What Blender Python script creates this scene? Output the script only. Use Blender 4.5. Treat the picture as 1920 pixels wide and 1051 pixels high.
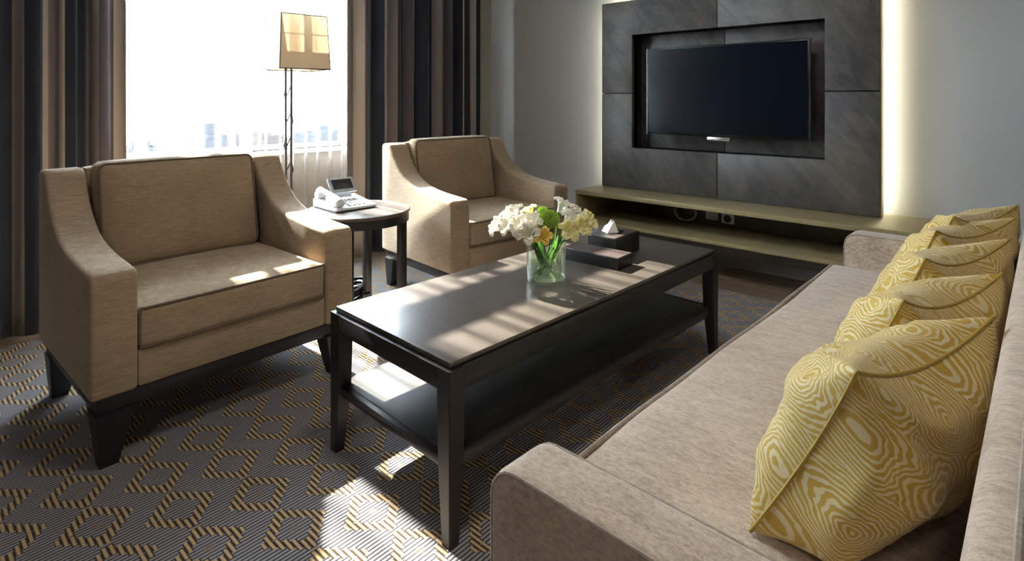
import bpy, bmesh, math, random
from mathutils import Vector, Matrix, noise

for o in list(bpy.data.objects):
    bpy.data.objects.remove(o, do_unlink=True)
S = bpy.context.scene
COL = S.collection
PI = math.pi
R = math.radians
random.seed(4)

# ------------------------------------------------------------------ camera, sky, sun, fill lights, exposure
CAM_H = 1.12
cam = bpy.data.cameras.new('camera')
cam_o = bpy.data.objects.new('camera', cam)
COL.objects.link(cam_o)
cam_o.location = (0, 0, CAM_H)
cam_o.rotation_euler = (R(90), 0, R(41.85))
cam.sensor_fit = 'HORIZONTAL'
cam.sensor_width = 36
cam.lens = 36 * 1066 / 1920
cam.shift_y = -(525.5 - 188) / 1920
cam.clip_start = 0.02
cam.clip_end = 1000
S.camera = cam_o

W = bpy.data.worlds.new('hazy_sky')
S.world = W
W.use_nodes = True
nt = W.node_tree
bg = nt.nodes['Background']
bg.inputs['Color'].default_value = (0.78, 0.89, 1.0, 1)
bg.inputs['Strength'].default_value = 14.0

SUN_EL, SUN_AZ = 38.5, -1.0           # sun stands outside the left-hand window wall
sun = bpy.data.lights.new('sun', 'SUN')
sun.energy = 17
sun.angle = R(0.6)
sun.color = (1.0, 0.93, 0.84)
sun_o = bpy.data.objects.new('sun', sun)
COL.objects.link(sun_o)
d = Vector((math.cos(R(SUN_EL)) * math.cos(R(SUN_AZ)), math.cos(R(SUN_EL)) * math.sin(R(SUN_AZ)), -math.sin(R(SUN_EL))))
sun_o.rotation_euler = d.to_track_quat('-Z', 'Y').to_euler()
sun_o.location = (-8, 1, 8)

def ceiling_fill(name, x, y, e, size=0.5):  # unseen area light below the ceiling, added as fill to brighten the room
    l = bpy.data.lights.new(name, 'AREA')
    l.shape = 'DISK'; l.size = size; l.energy = e; l.color = (1.0, 0.93, 0.84)
    o = bpy.data.objects.new(name, l)
    COL.objects.link(o); o.location = (x, y, 2.82)
    return o
ceiling_fill('ceiling_fill', -0.75, 1.1, 6)
ceiling_fill('ceiling_fill', 0.5, -1.4, 7)

S.view_settings.view_transform = 'Standard'
S.view_settings.look = 'None'
S.view_settings.gamma = 1
S.view_settings.use_curve_mapping = False
S.view_settings.exposure = 1.48
S.cycles.max_bounces = 10
S.cycles.transparent_max_bounces = 24
S.cycles.sample_clamp_indirect = 8

# ------------------------------------------------------------------ node helper
class N:
    """tiny expression builder for math nodes"""
    def __init__(s, t, sock): s.t, s.k = t, sock
    def _op(s, op, *a):
        n = s.t.nodes.new('ShaderNodeMath'); n.operation = op
        for i, v in enumerate((s,) + a):
            if isinstance(v, N): s.t.links.new(v.k, n.inputs[i])
            else: n.inputs[i].default_value = v
        return N(s.t, n.outputs[0])
    def __add__(s, o): return s._op('ADD', o)
    def __sub__(s, o): return s._op('SUBTRACT', o)
    def __mul__(s, o): return s._op('MULTIPLY', o)
    def __truediv__(s, o): return s._op('DIVIDE', o)
    __radd__ = __add__
    __rmul__ = __mul__
    def floor(s): return s._op('FLOOR')
    def fract(s): return s._op('FRACT')
    def abs(s): return s._op('ABSOLUTE')
    def sin(s): return s._op('SINE')
    def lt(s, o): return s._op('LESS_THAN', o)
    def gt(s, o): return s._op('GREATER_THAN', o)
    def mx(s, o): return s._op('MAXIMUM', o)
    def mn(s, o): return s._op('MINIMUM', o)
    def mod(s, o): return s._op('FLOORED_MODULO', o)
    def smooth(s, a, b):
        n = s.t.nodes.new('ShaderNodeMapRange'); n.interpolation_type = 'SMOOTHSTEP'
        s.t.links.new(s.k, n.inputs['Value'])
        n.inputs['From Min'].default_value = a; n.inputs['From Max'].default_value = b
        return N(s.t, n.outputs['Result'])

class M:
    def __init__(s, name):
        s.m = bpy.data.materials.new(name); s.m.use_nodes = True
        s.t = s.m.node_tree; s.t.nodes.clear()
        s.out = s.t.nodes.new('ShaderNodeOutputMaterial')
    def node(s, kind, **kw):
        n = s.t.nodes.new(kind)
        for k, v in kw.items(): setattr(n, k, v)
        return n
    def link(s, a, b): s.t.links.new(a.k if isinstance(a, N) else a, b)
    def coord(s, which='Object'):
        return s.node('ShaderNodeTexCoord').outputs[which]
    def xyz(s, sock):
        n = s.node('ShaderNodeSeparateXYZ'); s.link(sock, n.inputs[0])
        return [N(s.t, o) for o in n.outputs]
    def vec(s, x, y, z):
        n = s.node('ShaderNodeCombineXYZ')
        for i, v in enumerate((x, y, z)):
            if isinstance(v, N): s.link(v, n.inputs[i])
            else: n.inputs[i].default_value = v
        return n.outputs[0]
    def scale(s, sock, v):
        n = s.node('ShaderNodeMapping'); s.link(sock, n.inputs['Vector'])
        n.inputs['Scale'].default_value = v
        return n.outputs[0]
    def noise(s, sock, sc, det=3, rough=.55, dist=0):
        n = s.node('ShaderNodeTexNoise'); s.link(sock, n.inputs['Vector'])
        n.inputs['Scale'].default_value = sc; n.inputs['Detail'].default_value = det
        n.inputs['Roughness'].default_value = rough; n.inputs['Distortion'].default_value = dist
        return N(s.t, n.outputs['Fac'])
    def mix(s, f, a, b):
        n = s.node('ShaderNodeMix', data_type='RGBA')
        for i, v in ((0, f), (6, a), (7, b)):
            if isinstance(v, N): s.link(v, n.inputs[i])
            elif hasattr(v, 'is_linked'): s.link(v, n.inputs[i])
            elif i == 0: n.inputs[0].default_value = v
            else: n.inputs[i].default_value = tuple(v) + (1,)
        return n.outputs[2]
    def ramp(s, f, stops, interp='LINEAR'):
        n = s.node('ShaderNodeValToRGB'); s.link(f, n.inputs[0])
        r = n.color_ramp; r.interpolation = interp
        while len(r.elements) < len(stops): r.elements.new(0.5)
        for e, (p, c) in zip(r.elements, stops):
            e.position = p; e.color = tuple(c) + (1,)
        return n.outputs[0]
    def bump(s, h, strength=.3, dist=.002):
        n = s.node('ShaderNodeBump'); s.link(h, n.inputs['Height'])
        n.inputs['Strength'].default_value = strength; n.inputs['Distance'].default_value = dist
        return n.outputs[0]
    def bsdf(s, color=(.5, .5, .5), rough=.5, metal=0, normal=None, spec=.5, sheen=0, coat=0, coat_r=.1, emis=None, emis_s=0):
        b = s.node('ShaderNodeBsdfPrincipled')
        if isinstance(color, tuple): b.inputs['Base Color'].default_value = color + (1,)
        else: s.link(color, b.inputs['Base Color'])
        if isinstance(rough, (int, float)): b.inputs['Roughness'].default_value = rough
        else: s.link(rough, b.inputs['Roughness'])
        b.inputs['Metallic'].default_value = metal
        b.inputs['Specular IOR Level'].default_value = spec
        b.inputs['Sheen Weight'].default_value = sheen
        b.inputs['Coat Weight'].default_value = coat
        b.inputs['Coat Roughness'].default_value = coat_r
        if normal is not None: s.link(normal, b.inputs['Normal'])
        if emis: b.inputs['Emission Color'].default_value = emis + (1,); b.inputs['Emission Strength'].default_value = emis_s
        s.link(b.outputs[0], s.out.inputs[0])
        return b

# ------------------------------------------------------------------ materials
def mat_plain(name, color, rough=.5, metal=0, spec=.5, grain=0.0, gs=40, coat=0, bump=0.0):
    m = M(name)
    c = m.coord()
    n = m.noise(c, gs, 4)
    col = m.mix(n, tuple(max(0, v * (1 - grain)) for v in color), tuple(min(1, v * (1 + grain)) for v in color))
    m.bsdf(col, rough, metal, spec=spec, coat=coat, normal=m.bump(n, bump, .001) if bump else None)
    return m.m

def mat_linen(name, dark, light, streak=(6, 6, 90), weave=420):
    m = M(name); c = m.coord()
    n1 = m.noise(m.scale(c, streak), 3.0, 4, .65)
    n2 = m.noise(m.scale(c, (weave * .12, weave * .12, weave)), 1.0, 2, .6)
    n3 = m.noise(c, 5, 2)
    n4 = m.noise(c, 300, 2, .7)
    f = n1 * .4 + n2 * .25 + n3 * .15 + n4 * .2
    col = m.ramp(f, [(.37, dark), (.63, light)])
    m.bsdf(col, .85, normal=m.bump(n1 * .5 + n2 * .3 + n4 * .4, .35, .002), spec=.25, sheen=.25)
    return m.m

def mat_heather(name, dark, light):
    m = M(name); c = m.coord()
    n1 = m.noise(m.scale(c, (70, 180, 120)), 1.0, 4, .7)
    n2 = m.noise(m.scale(c, (12, 40, 20)), 1.0, 3, .6)
    n3 = m.noise(c, 4, 2)
    n4 = m.noise(c, 420, 2, .7)
    f = n1 * .42 + n2 * .2 + n3 * .15 + n4 * .23
    col = m.ramp(f, [(.38, dark), (.62, light)])
    m.bsdf(col, .9, normal=m.bump(n1 * .6 + n4 * .4, .35, .002), spec=.2, sheen=.3)
    return m.m

def mat_wood(name, dark, light, axis=1, rough=.35, coat=0.0, spec=.5):
    m = M(name); c = m.coord()
    sc = [60, 60, 60]; sc[axis] = 3
    n = m.noise(m.scale(c, sc), 1.0, 5, .6, .4)
    n2 = m.noise(c, 3, 3)
    col = m.mix(n * .75 + n2 * .25, dark, light)
    m.bsdf(col, rough, coat=coat, coat_r=.12, spec=spec, normal=m.bump(n, .08, .001))
    return m.m

def mat_wall(name, color):
    m = M(name); c = m.coord()
    n = m.noise(c, 160, 3); n2 = m.noise(c, 1.5, 3)
    col = m.mix(n2, tuple(v * .97 for v in color), tuple(v * 1.03 for v in color))
    m.bsdf(col, .8, normal=m.bump(n, .1, .001), spec=.2)
    return m.m

def mat_slab():
    m = M('bronze_grey_slab'); c = m.coord()
    rot = m.node('ShaderNodeMapping'); m.link(c, rot.inputs['Vector']); rot.inputs['Rotation'].default_value = (0, R(38), 0)
    n1 = m.noise(m.scale(rot.outputs[0], (8, 3, 3)), 1.2, 6, .62, 1.2)
    n2 = m.noise(c, 2.1, 5, .6, .6)
    n3 = m.noise(c, 60, 4, .6)
    f = n1 * .45 + n2 * .4 + n3 * .15
    col = m.ramp(f, [(.35, (.034, .033, .033)), (.46, (.070, .066, .062)), (.57, (.112, .100, .086)), (.70, (.17, .142, .110))])
    m.bsdf(col, .48, normal=m.bump(n3 * .5 + n1 * .5, .2, .002), spec=.45)
    return m.m

def mat_carpet():
    m = M('woven_diamond_carpet'); x, y, z = m.xyz(m.coord('Object'))
    ph = .1725
    yy = y - .729
    row = (yy / ph + .5).floor()
    dy = yy - row * ph
    pit = .0146
    dq = ((dy / pit).floor() + .5) * pit
    xx = x + 1.817 - row.mod(2.0) * .1 + .1
    dx = xx - (xx / .2).floor() * .2 - .1
    k = dx.abs() / .100 + dq.abs() / .0880
    wob = m.noise(m.coord('Object'), 260, 2)
    gold = k.gt(.60) * k.lt(1.02)
    dot = (dx.abs() / .1 + dy.abs() / .088).lt(.16)
    fx = (x / .0115).fract()                  # ribs run along y, narrow in x
    rib = ((fx - .5).abs() * 2.0)             # 0 centre .. 1 groove
    fy = (dy / pit).fract()
    bar = ((fy - .5).abs() * 2.0)
    big = m.noise(m.coord('Object'), 2.0, 3)
    fib = m.noise(m.scale(m.coord('Object'), (1, 1, 1)), 700, 2, .7)
    grey = m.mix(rib.smooth(.46, .78), (.44, .425, .44), (.040, .041, .052))
    fleck = m.mix(dot * fib.gt(.5), grey, (.34, .22, .13))
    goldc = m.mix(bar.smooth(.32, .72), (.74, .53, .28), (.055, .030, .020))
    base = m.mix(gold, fleck, goldc)
    col = m.mix(fib * .35 + wob * .15, base, (.05, .045, .045))
    h = (gold * (bar * -1.0 + 1.0)) + (gold * -1.0 + 1.0) * (rib * -1.0 + 1.0) + fib * .5
    m.bsdf(col, .95, normal=m.bump(h, .7, .004), spec=.1, sheen=.1)
    return m.m

def mat_pillow():
    m = M('gold_rosette_fabric'); c = m.coord('UV')
    d1 = m.node('ShaderNodeTexNoise'); m.link(c, d1.inputs['Vector']); d1.inputs['Scale'].default_value = 7; d1.inputs['Detail'].default_value = 2
    v = m.node('ShaderNodeVectorMath', operation='SUBTRACT'); m.link(d1.outputs['Color'], v.inputs[0]); v.inputs[1].default_value = (.5, .5, .5)
    v2 = m.node('ShaderNodeVectorMath', operation='SCALE'); m.link(v.outputs[0], v2.inputs[0]); v2.inputs['Scale'].default_value = .03
    v3 = m.node('ShaderNodeVectorMath', operation='ADD'); m.link(c, v3.inputs[0]); m.link(v2.outputs[0], v3.inputs[1])
    e1 = m.node('ShaderNodeTexNoise'); m.link(c, e1.inputs['Vector']); e1.inputs['Scale'].default_value = 48; e1.inputs['Detail'].default_value = 1
    e2 = m.node('ShaderNodeVectorMath', operation='MULTIPLY_ADD'); m.link(e1.outputs['Color'], e2.inputs[0]); e2.inputs[1].default_value = (.013, .013, 0); m.link(v3.outputs[0], e2.inputs[2])
    v3 = e2
    vo = m.node('ShaderNodeTexVoronoi', feature='F1'); m.link(v3.outputs[0], vo.inputs['Vector']); vo.inputs['Scale'].default_value = 8.0; vo.inputs['Randomness'].default_value = .55
    d = N(m.t, vo.outputs['Distance'])
    brk = m.noise(c, 130, 2, .5)
    n2 = m.noise(c, 22, 3)
    r = (d * 112.0 + n2 * .8).sin() + (brk - .5) * 1.9
    lines = r.smooth(-.25, .45)
    weave = m.noise(c, 500, 2)
    col = m.mix(lines * .8, (.52, .325, .035), (.76, .67, .42))
    col2 = m.mix(weave * .35, col, (.20, .13, .03))
    m.bsdf(col2, .6, normal=m.bump(lines * .6 + weave * .4, .3, .002), spec=.35, sheen=.15)
    return m.m

def mat_stripes(name, stops):
    """stops: (u, colour) constant bands along the cloth's UV"""
    m = M(name); u, v, w = m.xyz(m.coord('UV'))
    col = m.ramp(u, stops, 'CONSTANT')
    n = m.noise(m.scale(m.coord('UV'), (900, 30, 1)), 1.0, 2)
    col2 = m.mix(n * .3, col, (.05, .045, .05))
    b = m.bsdf(col2, .75, spec=.25, sheen=.2, normal=m.bump(n, .15, .001))
    return m.m

def mat_sheer():
    m = M('white_sheer_voile')
    u, v, w = m.xyz(m.coord('UV'))
    n = m.noise(m.scale(m.coord('UV'), (38, .35, 1)), 1.0, 3, .6)
    tr = m.node('ShaderNodeBsdfTransparent'); tr.inputs[0].default_value = (1, 1, 1, 1)
    di = m.node('ShaderNodeBsdfDiffuse'); di.inputs[0].default_value = (.52, .51, .49, 1)
    tl = m.node('ShaderNodeBsdfTranslucent'); tl.inputs[0].default_value = (.26, .26, .27, 1)
    a = m.node('ShaderNodeMixShader'); a.inputs[0].default_value = .22
    m.link(di.outputs[0], a.inputs[1]); m.link(tl.outputs[0], a.inputs[2])
    b = m.node('ShaderNodeMixShader'); m.link(((u * (27 * 2 * PI) + n * 9.0).sin() * .5 + n).smooth(.25, 1.05) * .60 + .06, b.inputs[0])
    m.link(tr.outputs[0], b.inputs[1]); m.link(a.outputs[0], b.inputs[2])
    m.link(b.outputs[0], m.out.inputs[0])
    return m.m

def mat_clear(name, tint=(1, 1, 1), refl=.08, rough=.0):
    m = M(name)
    tr = m.node('ShaderNodeBsdfTransparent'); tr.inputs[0].default_value = tint + (1,)
    gl = m.node('ShaderNodeBsdfGlossy'); gl.inputs['Roughness'].default_value = rough
    lw = m.node('ShaderNodeLayerWeight'); lw.inputs['Blend'].default_value = .5
    b = m.node('ShaderNodeMixShader'); m.link(N(m.t, lw.outputs['Facing'])._op('POWER', 4.0) * .7 + refl * .3, b.inputs[0])
    m.link(tr.outputs[0], b.inputs[1]); m.link(gl.outputs[0], b.inputs[2])
    m.link(b.outputs[0], m.out.inputs[0])
    return m.m

def mat_water():
    m = M('flower_water_glints')
    tr = m.node('ShaderNodeBsdfTransparent'); tr.inputs[0].default_value = (.95, .985, .93, 1)
    tl = m.node('ShaderNodeBsdfTranslucent'); tl.inputs[0].default_value = (.72, .82, .55, 1)
    gl = m.node('ShaderNodeBsdfGlossy'); gl.inputs['Roughness'].default_value = .03
    n = m.noise(m.scale(m.coord(), (1, 1, .5)), 45, 3)
    a = m.node('ShaderNodeMixShader'); m.link(n.smooth(.45, .75) * .35 + .08, a.inputs[0])  # pale green patches stand in for glimmers of light in the water
    m.link(tr.outputs[0], a.inputs[1]); m.link(tl.outputs[0], a.inputs[2])
    b = m.node('ShaderNodeMixShader'); b.inputs[0].default_value = .06
    m.link(a.outputs[0], b.inputs[1]); m.link(gl.outputs[0], b.inputs[2])
    m.link(b.outputs[0], m.out.inputs[0])
    return m.m

def mat_shade():
    m = M('lamp_shade_fabric'); c = m.coord()
    n = m.noise(m.scale(c, (300, 300, 40)), 1.0, 2)
    col = m.mix(n, (.74, .64, .50), (.80, .71, .57))
    di = m.node('ShaderNodeBsdfDiffuse'); m.link(col, di.inputs[0])
    tl = m.node('ShaderNodeBsdfTranslucent'); m.link(col, tl.inputs[0])
    b = m.node('ShaderNodeMixShader'); b.inputs[0].default_value = .42
    m.link(di.outputs[0], b.inputs[1]); m.link(tl.outputs[0], b.inputs[2])
    m.link(b.outputs[0], m.out.inputs[0])
    return m.m

def mat_petal(name, a, b_):
    m = M(name); c = m.coord()
    n = m.noise(c, 30, 3)
    col = m.mix(n, a, b_)
    di = m.node('ShaderNodeBsdfDiffuse'); m.link(col, di.inputs[0])
    tl = m.node('ShaderNodeBsdfTranslucent'); m.link(col, tl.inputs[0])
    b = m.node('ShaderNodeMixShader'); b.inputs[0].default_value = .35
    m.link(di.outputs[0], b.inputs[1]); m.link(tl.outputs[0], b.inputs[2])
    m.link(b.outputs[0], m.out.inputs[0])
    return m.m

def mat_led():
    m = M('warm_led'); m.bsdf((1, .95, .75), .4, emis=(1.0, .94, .68), emis_s=24)
    return m.m

MAT = dict(
    wall=mat_wall('grey_wall_paint', (.45, .45, .445)),
    wall_win=mat_wall('beige_wall_paint', (.41, .375, .325)),
    wall_dark=mat_wall('brown_wall_paint', (.16, .14, .12)),
    ceil=mat_wall('ceiling_paint', (.62, .61, .60)),
    plank=mat_wood('border_wood', (.17, .115, .07), (.29, .205, .13), 0, .28),
    carpet=mat_carpet(),
    linen=mat_linen('tan_linen', (.245, .172, .102), (.48, .365, .24)),
    linen2=mat_linen('tan_linen_piping', (.11, .078, .050), (.20, .150, .10)),
    sofa=mat_heather('taupe_heather', (.275, .205, .148), (.61, .49, .385)),
    sofa_pipe=mat_heather('taupe_piping', (.20, .155, .12), (.42, .35, .29)),
    pillow=mat_pillow(),
    pilseam=mat_plain('gold_seam', (.40, .27, .05), .7, grain=.3, gs=300),
    espresso=mat_wood('espresso_wood', (.009, .010, .012), (.024, .021, .021), 1, .38),
    tabletop=mat_wood('espresso_tabletop', (.050, .043, .037), (.115, .094, .077), 0, .34, coat=.35),
    shelfwood=mat_wood('espresso_shelf', (.022, .020, .020), (.044, .037, .033), 1, .46),
    sidetop=mat_wood('side_table_top', (.07, .055, .048), (.14, .115, .10), 0, .38, coat=.2),
    legs=mat_wood('black_leg_wood', (.008, .010, .013), (.017, .017, .019), 2, .45),
    slab=mat_slab(),
    joint=mat_plain('joint_black', (.012, .012, .013), .7),
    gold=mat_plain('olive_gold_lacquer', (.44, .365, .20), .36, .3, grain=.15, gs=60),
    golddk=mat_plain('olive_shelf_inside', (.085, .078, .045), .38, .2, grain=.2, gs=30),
    tv=mat_plain('tv_black', (.006, .007, .009), .30, spec=.4),
    screen=mat_plain('tv_screen', (.004, .006, .010), .22, spec=.18),
    chrome=mat_plain('satin_metal', (.55, .54, .53), .3, .9),
    bezel=mat_plain('tv_bezel', (.20, .20, .21), .3, .7),
    white=mat_plain('white_plastic', (.78, .79, .82), .35),
    greyp=mat_plain('grey_plastic', (.40, .42, .44), .4),
    lcd=mat_plain('lcd_dark', (.055, .052, .05), .25),
    blackp=mat_plain('black_plastic', (.010, .011, .014), .25),
    sheer=mat_sheer(),
    frame=mat_plain('window_frame_white', (.62, .62, .60), .4),
    glass=mat_clear('window_glass', (.97, .985, .98)),
    vase=mat_clear('vase_glass', (.955, .975, .955), .25),
    water=mat_water(),
    shade=mat_shade(),
    wire=mat_plain('dark_bronze_wire', (.045, .035, .03), .5, .3),
    petal=mat_petal('cream_petal', (.86, .82, .70), (.93, .92, .86)),
    petaly=mat_petal('yellow_cream_petal', (.86, .80, .36), (.92, .88, .60)),
    petalo=mat_petal('orange_petal', (.88, .62, .14), (.92, .80, .34)),
    green=mat_petal('green_bloom', (.36, .58, .08), (.62, .74, .22)),
    stem=mat_petal('green_stem', (.06, .17, .03), (.14, .30, .06)),
    leaf=mat_petal('green_leaf', (.05, .16, .03), (.12, .27, .06)),
    box=mat_plain('black_leather_box', (.014, .014, .016), .42, spec=.3, grain=.4, gs=220, bump=.2),
    boxtop=mat_plain('dark_brown_leather', (.060, .044, .040), .40, grain=.3, gs=220, bump=.2),
    tissue=mat_plain('tissue_paper', (.85, .84, .82), .9),
    led=mat_led(),
    bldg=mat_plain('far_concrete', (.010, .011, .014), .9, grain=.2, gs=.3),
    bldg2=mat_plain('far_brick', (.016, .011, .009), .9, grain=.2, gs=.3),
    ground=mat_plain('far_ground', (.020, .020, .023), .95, grain=.2, gs=.05),
)

# ------------------------------------------------------------------ mesh helpers
def finish(name, bm, mat, parent=None, smooth=40, loc=None):
    me = bpy.data.meshes.new(name)
    bmesh.ops.recalc_face_normals(bm, faces=bm.faces[:])
    bm.to_mesh(me); bm.free()
    if smooth:
        for p in me.polygons: p.use_smooth = True
        me.set_sharp_from_angle(angle=R(smooth))
    me.materials.append(MAT[mat] if isinstance(mat, str) else mat)
    o = bpy.data.objects.new(name, me)
    COL.objects.link(o)
    if parent: o.parent = parent
    if loc: o.location = loc
    return o

def tag(o, label=None, cat=None, group=None, kind=None):
    if label: o['label'] = label
    if cat: o['category'] = cat
    if group: o['group'] = group
    if kind: o['kind'] = kind
    return o

def thing(name, label, cat, loc=(0, 0, 0), rz=0, group=None):
    o = bpy.data.objects.new(name, None); COL.objects.link(o)
    o.empty_display_size = .1
    o.location = loc; o.rotation_euler = (0, 0, rz)
    return tag(o, label, cat, group)

def copy_tree(o, parent=None):
    c = o.copy(); COL.objects.link(c)
    if parent: c.parent = parent
    for ch in list(o.children): copy_tree(ch, c)
    return c

def box(bm, x0, x1, y0, y1, z0, z1, bev=0, seg=2):
    r = bmesh.ops.create_cube(bm, size=1)
    vs = r['verts']
    for v in vs:
        v.co = Vector(((x0 + x1) / 2 + v.co.x * (x1 - x0), (y0 + y1) / 2 + v.co.y * (y1 - y0), (z0 + z1) / 2 + v.co.z * (z1 - z0)))
    if bev:
        es = list({e for v in vs for e in v.link_edges})
        bmesh.ops.bevel(bm, geom=es, offset=bev, segments=seg, profile=.5, affect='EDGES')
    return bm

def bxo(name, dims, mat, parent=None, bev=.003, seg=2):
    bm = bmesh.new(); box(bm, *dims, bev=bev, seg=seg)
    return finish(name, bm, mat, parent)

def rbox(bm, c, size, r, n=8, puff=(0, 0, 0), xf=None, wr=0.0, seed=0):
    """rounded, slightly crowned cushion block"""
    hx, hy, hz = (s / 2 for s in size)
    tmp = bmesh.new()
    bmesh.ops.create_cube(tmp, size=2)
    bmesh.ops.subdivide_edges(tmp, edges=tmp.edges[:], cuts=n, use_grid_fill=True)
    h = Vector((hx, hy, hz))
    for v in tmp.verts:
        p = v.co.copy()
        # spread the samples toward the edges
        q = Vector([math.copysign(1 - (1 - abs(a)) ** 1.5, a) for a in p])
        w = Vector((q.x * hx, q.y * hy, q.z * hz))
        inner = Vector([max(-(a - r), min(a - r, b)) for a, b in zip(h, w)])
        dlt = w - inner
        if dlt.length > 1e-9:
            w = inner + dlt.normalized() * min(r, dlt.length if dlt.length < r else r)
        px, py, pz = (1 - q.x ** 4), (1 - q.y ** 4), (1 - q.z ** 4)
        if abs(q.x) > .999: w.x += math.copysign(puff[0] * py * pz, q.x)
        if abs(q.y) > .999: w.y += math.copysign(puff[1] * px * pz, q.y)
        if abs(q.z) > .999: w.z += math.copysign(puff[2] * px * py, q.z)
        if wr: w += v.normal * wr * noise.noise(Vector((w.x * 7, w.y * 3, w.z * 5 + seed)))
        w += Vector(c)
        if xf: w = xf(w)
        v.co = w
    me = bpy.data.meshes.new('tmp'); tmp.to_mesh(me); tmp.free()
    bm.from_mesh(me); bpy.data.meshes.remove(me)
    return bm

def tube(bm, pts, r, seg=8, closed=False, taper=None):
    pts = [Vector(p) for p in pts]
    n = len(pts); rings = []
    up = None
    for i, p in enumerate(pts):
        a = pts[(i - 1) % n] if (closed or i > 0) else p
        b = pts[(i + 1) % n] if (closed or i < n - 1) else p
        t = (b - a).normalized()
        if up is None:
            up = Vector((0, 0, 1)) if abs(t.z) < .9 else Vector((1, 0, 0))
        s = t.cross(up).normalized(); up = s.cross(t).normalized()
        rr = r if taper is None else r * taper(i / max(1, n - 1))
        rings.append([bm.verts.new(p + (s * math.cos(2 * PI * k / seg) + up * math.sin(2 * PI * k / seg)) * rr) for k in range(seg)])
    m = n if closed else n - 1
    for i in range(m):
        A, B = rings[i], rings[(i + 1) % n]
        for k in range(seg):
            bm.faces.new((A[k], A[(k + 1) % seg], B[(k + 1) % seg], B[k]))
    if not closed:
        bm.faces.new(rings[0][::-1]); bm.faces.new(rings[-1])
    return bm

def lathe(bm, prof, seg=40, c=(0, 0), closed=False):
    rings = []
    for r, z in prof:
        if r < 1e-6: rings.append([bm.verts.new((c[0], c[1], z))])
        else: rings.append([bm.verts.new((c[0] + r * math.cos(2 * PI * k / seg), c[1] + r * math.sin(2 * PI * k / seg), z)) for k in range(seg)])
    pairs = list(zip(rings[:-1], rings[1:]))
    if closed: pairs.append((rings[-1], rings[0]))
    for A, B in pairs:
        for k in range(seg):
            k2 = (k + 1) % seg
            if len(A) == 1 and len(B) == 1: continue
            if len(A) == 1: bm.faces.new((A[0], B[k2], B[k]))
            elif len(B) == 1: bm.faces.new((A[k], A[k2], B[0]))
            else: bm.faces.new((A[k], A[k2], B[k2], B[k]))
    return bm

def prism(bm, poly, a, b, axis, bev=0, seg=2, ang=35):
    """poly in the two other axes, extruded from a to b along axis (0/1/2)"""
    tmp = bmesh.new()
    def mk(p, t):
        l = list(p); l.insert(axis, t); return tmp.verts.new(l)
    A = [mk(p, a) for p in poly]; B = [mk(p, b) for p in poly]
    n = len(poly)
    tmp.faces.new(A); tmp.faces.new(B[::-1])
    for i in range(n): tmp.faces.new((A[i], B[i], B[(i + 1) % n], A[(i + 1) % n]))
    bmesh.ops.recalc_face_normals(tmp, faces=tmp.faces[:])
    if bev:
        es = [e for e in tmp.edges if len(e.link_faces) == 2 and e.calc_face_angle(0) > R(ang)]
        bmesh.ops.bevel(tmp, geom=es, offset=bev, segments=seg, profile=.5, affect='EDGES')
    me = bpy.data.meshes.new('tmp'); tmp.to_mesh(me); tmp.free()
    bm.from_mesh(me); bpy.data.meshes.remove(me)
    return bm

def frustum(bm, top, bot):
    """top/bot: (x0,x1,y0,y1,z)"""
    def q(t): x0, x1, y0, y1, z = t; return [bm.verts.new(p) for p in ((x0, y0, z), (x1, y0, z), (x1, y1, z), (x0, y1, z))]
    A, B = q(top), q(bot)
    bm.faces.new(A); bm.faces.new(B[::-1])
    fs = [bm.faces.new((A[i], B[i], B[(i + 1) % 4], A[(i + 1) % 4])) for i in range(4)]
    return bm

def rrect(x0, x1, y0, y1, r, n=5):
    out = []
    for cx, cy, a0 in ((x1 - r, y1 - r, 0), (x0 + r, y1 - r, 90), (x0 + r, y0 + r, 180), (x1 - r, y0 + r, 270)):
        for k in range(n + 1):
            a = R(a0 + 90 * k / n); out.append((cx + r * math.cos(a), cy + r * math.sin(a)))
    return out

def struct(o): return tag(o, kind='structure')

# ================================================================== ROOM SHELL
XW, YB, XR, YF, ZC = -3.72, 3.86, 2.6, -3.4, 2.86
bm = bmesh.new(); box(bm, XW - .2, XR + .2, YF - .2, YB + .2, -.12, -.012)
floor = struct(finish('floor', bm, 'joint', smooth=0))
# timber border boards round the carpet
for (y0, y1) in ((3.345, 3.515), (3.518, 3.688), (3.691, 3.859)):
    off = {3.345: .0, 3.518: .7, 3.691: .3}[y0]
    x = XW + .002
    first = True
    while x < XR:
        x2 = min(x + (1.45 - off if first else 1.45), XR)
        first = False
        bxo('plank', (x, x2 - .002, y0, y1, -.0125, -.002), 'plank', floor, bev=.0015, seg=1)
        x = x2
y = YF + .01
while y < 3.34:
    y2 = min(y + 1.35, 3.343)
    bxo('plank', (XW + .002, -3.60, y, y2 - .002, -.0125, -.002), 'plank', floor, bev=.0015, seg=1)
    bxo('plank', (-3.597, -3.44, y, y2 - .002, -.0125, -.002), 'plank', floor, bev=.0015, seg=1)
    y = y2

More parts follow.
